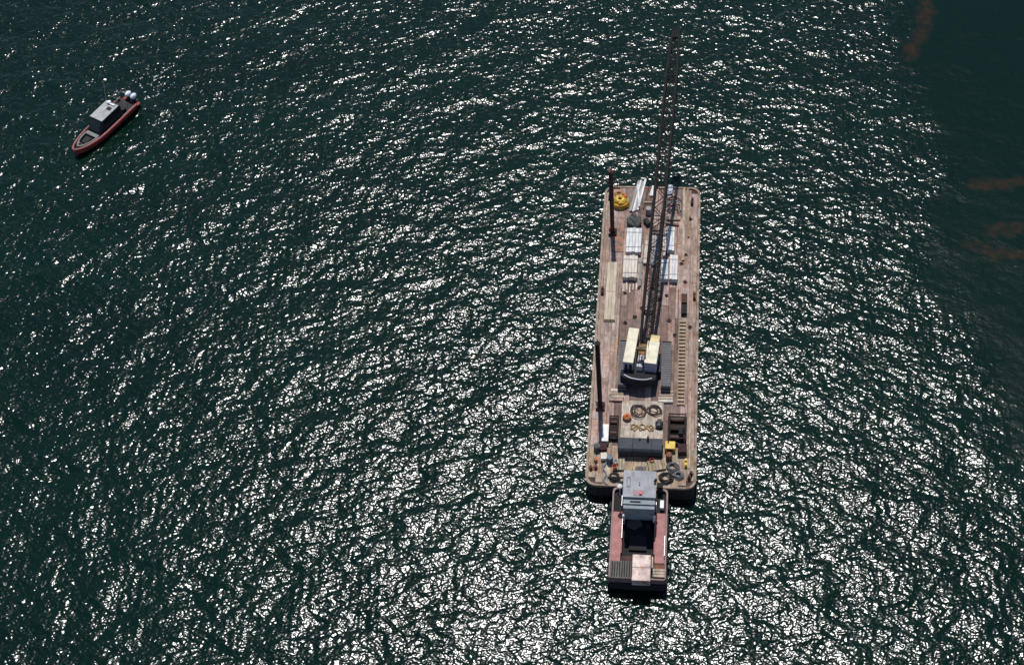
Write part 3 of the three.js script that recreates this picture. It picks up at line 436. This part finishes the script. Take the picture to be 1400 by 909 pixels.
pallet(1.55, 17.45, 1.7, 1.2, 5, 0.22, [M.olive, M.olive, M.tan], 'olive tan pallet in front of the cabinet on the right');
pallet(-0.35, 18.15, 1.7, 0.9, 5, 0, [M.olive, M.slat], 'dull olive pallet in the middle by the tug roof');
solo('timber_beam', rb(3.4, 0.22, 0.24, [0, 0.11, 0], [0, 0, 0], 0.03), M.tanB, 'tan timber beam across the deck beside the tug bow', 'timber', [-1.6, D + 0.02, 18.85], 0.02);
function ropeHeap(x, z, R, m, label) { const p = []; for (let k = 0; k < 70; k++) { const a = k * 0.62, r = R * (0.45 + 0.55 * vnoise(k * 0.37, 2, 500)); p.push([Math.cos(a) * r * 1.1, 0.05 + 0.32 * (1 - r / R) + 0.004 * k * 0.5, Math.sin(a) * r]); } solo('rope_heap', tube(p, 0.05, 260), m, label, 'rope', [x, D + 0.02, z], 0, 'rope heaps near the tug'); }
ropeHeap(3.15, 17.6, 0.62, M.greyRope, 'bluish grey rope heap right of the olive pallet');
ropeHeap(2.5, 18.85, 0.7, M.black, 'black rope heap beside the tug bow on the right');
ropeHeap(3.75, 18.5, 0.5, M.greyRope, 'grey rope heap near the right near corner');
ropeHeap(-2.6, 19.0, 0.55, M.black, 'black rope heap beside the tug bow on the left');
solo('blue_hose', tube([[0, 0.06, -1.6], [0.15, 0.06, -1.0], [-0.1, 0.06, -0.3], [0.2, 0.06, 0.3], [0.0, 0.06, 1.1], [0.3, 0.06, 1.5]], 0.08, 60), M.blue, 'blue grey hose lying along the left near deck', 'hose', [-3.65, D + 0.02, 18.3]);
solo('steel_drum', [cy(0.3, 0.3, 0.88, 16, [0, 0.44, 0]), to(0.3, 0.025, [0, 0.3, 0], [Math.PI / 2, 0, 0], 16, 5), to(0.3, 0.025, [0, 0.6, 0], [Math.PI / 2, 0, 0], 16, 5)], M.rust, 'rusty steel drum between yellow box and right pallet', 'drum', [2.75, D + 0.02, 16.55]);

// ------------------------------------------------------------------ push tug
{
  const t = thing('push_tug', 'red and black push tug with grey pilothouse against the barge', 'tugboat', [0.05, 0, 25]);
  const outline = (w, f, b, r) => { const s = new THREE.Shape(); s.moveTo(-w, -b + r); s.quadraticCurveTo(-w, -b, -w + r, -b); s.lineTo(w - r, -b); s.quadraticCurveTo(w, -b, w, -b + r); s.lineTo(w, f - 0.5); s.quadraticCurveTo(w, f, w - 0.5, f); s.lineTo(-w + 0.5, f); s.quadraticCurveTo(-w, f, -w, f - 0.5); s.closePath(); return s; };
  const hole = (x0, x1, y0, y1) => { const p = new THREE.Path(); p.moveTo(x0, y0); p.lineTo(x1, y0); p.lineTo(x1, y1); p.lineTo(x0, y1); p.closePath(); return p; };
  const ex = (s, d) => new THREE.ExtrudeGeometry(s, { depth: d, bevelEnabled: false, curveSegments: 8 }), flat = [-Math.PI / 2, 0, 0];
  part('hull', put(ex(outline(2.68, 4.85, 4.95, 0.3), 2.4), [0, -1.8, 0], flat), M.tugHull, t);
  const deck = outline(2.6, 4.8, 4.9, 0.28); deck.holes.push(hole(-1.58, 1.5, -2.35, 1.9));
  part('deck', put(ex(deck, 0.42), [0, 0.62, 0], flat), M.black, t);
  for (const [x, w] of [[-2.12, 0.9], [2.07, 0.96]]) part('side_deck', rb(w, 0.1, 5.4, [x, 1.32, 0.5], [0, 0, 0], 0.02), M.tugRed, t);
  part('after_deck', rb(3.1, 0.08, 0.7, [-0.04, 1.09, 2.8], [0, 0, 0], 0.02), M.darkRust, t);
  const bul = outline(2.72, 4.9, 5.0, 0.32); bul.holes.push(outline(2.56, 4.74, 4.84, 0.25));
  part('bulwark', put(ex(bul, 0.85), [0, 0.6, 0], flat), M.tugPink, t);
  part('well_floor', bx(3.06, 0.04, 4.2, [-0.04, 0.63, 0.22]), M.black, t);
  part('well_coaming', [rb(0.1, 0.75, 4.3, [-1.62, 1.2, 0.2], [0, 0, 0], 0.02), rb(0.1, 0.75, 4.3, [1.54, 1.2, 0.2], [0, 0, 0], 0.02)], M.tugRed, t);
  part('engine_hatch', [rb(1.7, 0.3, 1.6, [-0.05, 0.8, 0.9], [0, 0, 0], 0.05), rb(0.5, 0.45, 0.7, [0.9, 0.86, -0.9], [0, 0, 0], 0.04)], M.black, t);
  part('tarp', lump(put(new THREE.SphereGeometry(0.8, 28, 14).scale(1.1, 0.22, 0.7)), 0.2, 2.2, 91).translate(-0.5, 1.0, -1.1), M.tarp, t);
  // pilothouse on a tower
  part('lower_house', rb(2.9, 2.4, 2.5, [0, 2.3, -2.75], [0, 0, 0], 0.06), M.tugGreyB, t);
  part('pilothouse', prism([[-1.5, 3.5], [1.2, 3.5], [1.4, 5.85], [-1.5, 5.85]].map(([a, b]) => [-a, b]), 2.9, [0, 0, -2.65], [0, Math.PI / 2, 0], 0.05), M.tugGreyB, t);
  for (const x of [-0.95, 0, 0.95]) part('rear_window', bx(0.8, 0.75, 0.04, [x, 4.75, -1.32], [-0.085, 0, 0]), M.blueGlass, t);
  for (const s of [-1, 1]) for (const z of [-3.4, -2.4]) part('side_window', bx(0.04, 0.7, 0.8, [s * 1.455, 5.0, z]), M.blueGlass, t);
  part('roof', rb(3.15, 0.12, 2.95, [0, 5.92, -2.75], [0, 0, 0], 0.05), M.tugGrey, t);
  part('aft_awning', [rb(3.0, 0.07, 0.5, [0, 5.6, -1.0], [0.16, 0, 0], 0.02), rb(2.96, 0.07, 0.42, [0, 5.36, -0.6], [0.2, 0, 0], 0.02)], M.tugGreyB, t);
  for (const s of [-1, 1]) part('awning_bracket', rod([s * 1.4, 4.6, -1.3], [s * 1.4, 5.3, -0.5], 0.04), M.black, t);
  part('awning_slot', bx(1.0, 0.05, 0.14, [-0.35, 5.655, -0.98], [0.16, 0, 0]), M.black, t);
  part('roof_hatch', [bx(0.04, 0.05, 1.0, [-1.2, 6.0, -2.9]), bx(0.04, 0.05, 1.0, [-0.92, 6.0, -2.9]), bx(0.28, 0.05, 0.04, [-1.06, 6.0, -3.4]), bx(0.28, 0.05, 0.04, [-1.06, 6.0, -2.4])], M.tarp, t);
  part('roof_pad', rb(0.95, 0.05, 0.62, [-0.1, 6.0, -1.75], [0, 0, 0], 0.02), mat(0.42, 0.27, 0.30, paintMap, 0.75), t);
  part('beacon', [cy(0.13, 0.15, 0.2, 12, [0.12, 6.12, -1.65])], M.red, t);
  part('roof_stud', [cy(0.05, 0.05, 0.14, 8, [0, 6.03, -2.6]), cy(0.04, 0.04, 0.1, 8, [0.0, 6.03, -2.85])], M.black, t);
  part('searchlight', [cy(0.05, 0.05, 0.35, 8, [1.45, 6.1, -3.0]), cy(0.16, 0.12, 0.3, 12, [1.5, 6.32, -3.0], [Math.PI / 2, 0, 0.3])], M.black, t);
  part('radome', [put(new THREE.SphereGeometry(0.3, 18, 12).scale(1, 0.8, 1), [-1.92, 4.8, -3.05]), rod([-1.92, 3.0, -3.05], [-1.92, 4.7, -3.05], 0.06)], M.whitePaint, t);
  for (const x of [-1.5, 1.44]) part('vent_post', [cy(0.12, 0.12, 1.0, 12, [x, 1.7, -1.3]), sp(0.17, [x, 2.25, -1.3])], M.whitePaint, t);
  for (const s of [-1, 1]) part('push_knee', [rb(0.55, 2.4, 0.5, [s * 1.9, 1.2, -4.75], [0, 0, 0], 0.06), rb(0.6, 2.3, 0.14, [s * 1.9, 1.2, -5.02], [0, 0, 0], 0.03)], M.rubber, t);
  for (const [x, z0, z1] of [[-1.6, -1.2, 0.9], [2.52, 0.6, 2.6], [1.6, -3.0, -2.2], [-1.75, -3.6, -2.6]]) part('handrail', [rod([x, 2.0, z0], [x, 2.0, z1], 0.035), rod([x, 1.1, z0], [x, 2.0, z0], 0.03), rod([x, 1.1, z1], [x, 2.0, z1], 0.03), rod([x, 1.1, (z0 + z1) / 2], [x, 2.0, (z0 + z1) / 2], 0.03)], M.chrome, t);
  part('side_locker', rb(0.4, 0.5, 0.9, [2.15, 1.38, -3.1], [0, 0, 0], 0.05), M.whitePaint, t);
  for (let k = 0; k < 9; k++) part('stern_slat', rb(0.17, 0.22, 1.85, [-2.48 + k * 0.232, 1.5, 4.12], [0, 0, 0], 0.03), M.slat, t);
  part('slat_bearer', rb(2.1, 0.14, 0.2, [-1.6, 1.2, 4.6]), M.black, t);
  part('stern_box', [rb(1.75, 1.05, 2.75, [0.4, 1.6, 4.1], [0, 0, 0], 0.08)], M.tugBox, t);
  part('box_lid', rb(1.7, 0.07, 1.3, [0.38, 2.15, 3.45], [0, 0, 0], 0.03), M.tugBox, t);
  part('pipe_rail', rb(0.16, 0.5, 1.2, [1.42, 1.6, 3.35], [0, 0, 0], 0.04), M.tan, t);
  for (let k = 0; k < 3; k++) part('bench_board', rb(1.15, 0.1, 0.26, [2.05, 1.62, 4.05 + k * 0.3], [0, 0, 0], 0.02), M.tan, t);
  part('bench_locker', rb(1.1, 0.45, 1.5, [2.05, 1.3, 4.1], [0, 0, 0], 0.03), M.rust, t);
  part('stern_fender', put(ex((() => { const s = outline(2.85, 4.0, 5.12, 0.4); s.holes.push(outline(2.69, 3.9, 4.96, 0.3)); return s; })(), 0.4), [0, 0.1, 0], flat), M.rubber, t);
  for (const z of [-3.2, -0.5, 2.4]) for (const s of [-1, 1]) part('tyre_fender', to(0.32, 0.14, [s * 2.86, 0.55, z], [0, Math.PI / 2, 0], 18, 8), M.rubber, t);
}

// ------------------------------------------------------------------ patrol launch
{
  const t = thing('patrol_boat', 'small patrol launch with red collar and twin outboards, far left', 'motorboat', [-67.1, WL, -35.2], -27 * Math.PI / 180);
  // plan of the gunwale from transom (z = 0.8) to bow (z = 10.9)
  const hb = z => z < 6.2 ? 1.42 : 1.42 * Math.pow(Math.max(0, 1 - Math.pow((z - 6.2) / 4.7, 2.1)), 0.62), N = 36, zz = k => 0.8 + 10.1 * (1 - Math.pow(1 - k / N, 1.35));
  const ring = []; for (let k = 0; k <= N; k++) { const z = zz(k), b = hb(z), rise = 0.35 * Math.pow(Math.max(0, (z - 5) / 6), 2); ring.push([[-b, 0.85 + rise, z], [-b * 0.86, 0.1 + rise, z], [0, -0.35 + rise * 1.4, z], [b * 0.86, 0.1 + rise, z], [b, 0.85 + rise, z]]); }
  const v = [], tri = (a, b, c) => v.push(...a, ...b, ...c), quad = (a, b, c, d) => { tri(a, b, c); tri(a, c, d); };
  for (let k = 0; k < N; k++) for (let i = 0; i < 4; i++) quad(ring[k][i], ring[k + 1][i], ring[k + 1][i + 1], ring[k][i + 1]);
  for (let i = 1; i < 3; i++) tri(ring[0][0], ring[0][i], ring[0][i + 1]); tri(ring[0][0], ring[0][3], ring[0][4]);
  const hg = new THREE.BufferGeometry(); hg.setAttribute('position', new THREE.Float32BufferAttribute(v, 3)); hg.computeVertexNormals();
  part('hull', hg, M.collar, t);
  const dv = []; for (let k = 0; k < N; k++) { const a = ring[k], b = ring[k + 1], y = p => [p[0] * 0.97, p[1] - 0.22, p[2]]; dv.push(...y(a[0]), ...y(b[0]), ...y(b[4]), ...y(a[0]), ...y(b[4]), ...y(a[4])); }
  const dg = new THREE.BufferGeometry(); dg.setAttribute('position', new THREE.Float32BufferAttribute(dv, 3)); dg.computeVertexNormals(); part('deck', dg, M.boatDeck, t);
  const rim = []; for (let k = 0; k <= N; k += 2) rim.push([-Math.max(0.02, hb(zz(k))), ring[k][0][1], zz(k)]); for (let k = N - 2; k >= 0; k -= 2) rim.push([hb(zz(k)), ring[k][0][1], zz(k)]);
  part('collar', tube(rim, 0.17, 120), M.collar, t);
  part('rub_strip', tube(rim.map(([x, y, z]) => [x * 0.97, y + 0.15, z]), 0.055, 120), M.collarTop, t);
  part('bow_coaming', tube([[-1.0, 0.98, 7.6], [-0.86, 1.06, 8.7], [-0.45, 1.14, 9.7], [0, 1.18, 10.1], [0.45, 1.14, 9.7], [0.86, 1.06, 8.7], [1.0, 0.98, 7.6]], 0.13, 40), M.boatGrey, t);
  part('foredeck', [rb(2.0, 0.16, 0.55, [0, 0.98, 7.6], [0, 0, 0], 0.05)], M.boatGrey, t);
  part('bow_locker', [rb(0.9, 0.3, 1.1, [0, 0.88, 8.7], [0, 0, 0], 0.06)], M.boatDark, t);
  part('bow_post', [cy(0.06, 0.07, 0.45, 10, [0, 1.25, 9.75]), cy(0.1, 0.1, 0.05, 10, [0, 1.46, 9.75])], M.boatGrey, t);
  // cabin: raked front, dark windows all round, pale roof
  part('cabin', prism([[-2.9, 0.6], [-7.2, 0.6], [-7.2, 1.15], [-6.2, 2.45], [-2.9, 2.45]].map(([a, b]) => [-a, b]), 2.0, [0, 0, 0], [0, -Math.PI / 2, 0], 0.06), M.boatDark, t);
  part('windscreen', [bx(1.78, 0.04, 1.35, [0, 1.84, 6.74], [0.915, 0, 0])], M.glass, t);
  part('wiper_motor', bx(0.12, 0.08, 0.2, [0.3, 2.3, 6.42], [0.915, 0, 0]), M.boatDark, t);
  for (const s of [-1, 1]) { for (const [z, w] of [[5.55, 0.95], [4.4, 1.0], [3.4, 0.7]]) part('side_window', bx(0.04, 0.72, w, [s * 1.0, 1.95, z]), M.glass, t); part('side_strip', bx(0.05, 0.12, 3.6, [s * 1.0, 0.98, 4.9]), M.boatDark, t); }
  part('roof', rb(2.1, 0.1, 3.2, [0, 2.5, 4.65], [0, 0, 0], 0.05), M.roof, t);
  part('roof_hatch', rb(0.6, 0.1, 0.5, [0.35, 2.6, 4.1], [0, 0, 0], 0.03), M.boatDark, t);
  part('light_bar', rb(1.3, 0.14, 0.2, [0, 2.66, 3.4], [0, 0, 0], 0.04), M.cowl, t);
  part('radome', put(new THREE.SphereGeometry(0.28, 16, 10).scale(1, 0.6, 1), [-0.3, 2.75, 3.3]), M.cowl, t);
  part('mast', [rod([-0.5, 2.5, 2.9], [-0.5, 3.5, 2.7], 0.035), rod([0.5, 2.5, 2.9], [0.5, 3.5, 2.7], 0.035), rod([-0.5, 3.3, 2.74], [0.5, 3.3, 2.74], 0.03)], M.boatGrey, t);
  for (const x of [-0.95, 0.95]) part('whip_antenna', rod([x, 2.5, 3.2], [x * 1.15, 5.0, 2.4], 0.014, 5), M.cowl, t);
  part('tow_bar', tube([[-0.95, 0.9, 1.9], [-0.85, 1.8, 1.75], [0, 2.0, 1.7], [0.85, 1.8, 1.75], [0.95, 0.9, 1.9]], 0.045, 30), M.boatGrey, t);
  part('seat', [rb(0.55, 0.5, 0.6, [-0.5, 0.9, 2.3], [0, 0, 0], 0.08), rb(0.55, 0.5, 0.6, [0.5, 0.9, 2.3], [0, 0, 0], 0.08)], M.boatDark, t);
  for (const x of [-0.45, 0.45]) { const o = part('outboard_motor', [rb(0.26, 1.5, 0.3, [x, 0.3, 0.2], [0, 0, 0], 0.06), rb(0.2, 0.4, 0.5, [x, 0.75, 0.55], [0, 0, 0], 0.04)], M.boatDark, t); part('cowl', lump(put(new THREE.SphereGeometry(0.42, 20, 14).scale(0.72, 0.85, 1.15)), 0.03, 2, 97).translate(x, 1.35, 0.1), M.cowl, o); }
  part('swim_step', [rb(0.5, 0.1, 0.9, [1.1, 0.5, 0.5], [0, 0, 0], 0.03), rb(0.5, 0.1, 0.9, [-1.1, 0.5, 0.5], [0, 0, 0], 0.03)], M.collar, t);
}
{ // thin broken foam astern of the launch
  const g = [];
  const lines = [[[-66.2, -36.4], [-66.6, -38.2], [-66.2, -40.2], [-66.6, -42]], [[-65.6, -35.7], [-65.0, -37.2], [-64.2, -39.6], [-62.9, -42.6]], [[-65.2, -34.9], [-63.8, -35.6], [-62.4, -37.2], [-60.8, -39.6]], [[-67.6, -35.6], [-68.6, -36.0], [-69.6, -36.2]], [[-65.0, -38.6], [-63.0, -41.4], [-61.4, -45]]];
  for (const l of lines) { const c = new THREE.CatmullRomCurve3(l.map(([x, z]) => V3(x, 0.13, z))), n = 46; for (let k = 0; k < n; k++) { if (vnoise(k * 0.6, l[0][0], 700) < 0.58) continue; const p = c.getPoint((k + rnd()) / n), s = rr(0.04, 0.11) * (1 - 0.6 * k / n); g.push(put(new THREE.IcosahedronGeometry(1, 1).scale(s * 1.8, 0.05, s), [p.x + gauss() * 0.12, 0.1 + rr(-0.03, 0.05), p.z + gauss() * 0.12], [0, rr(0, 3), 0])); } }
  const foam = part('wake_foam', g, mat(0.40, 0.43, 0.42, null, 0.9), scene); foam.position.set(-0.55, WL, -0.85); foam.userData = { kind: 'stuff', label: 'thin broken white foam trail behind the launch', category: 'foam' };
}

renderer.render(scene, camera);
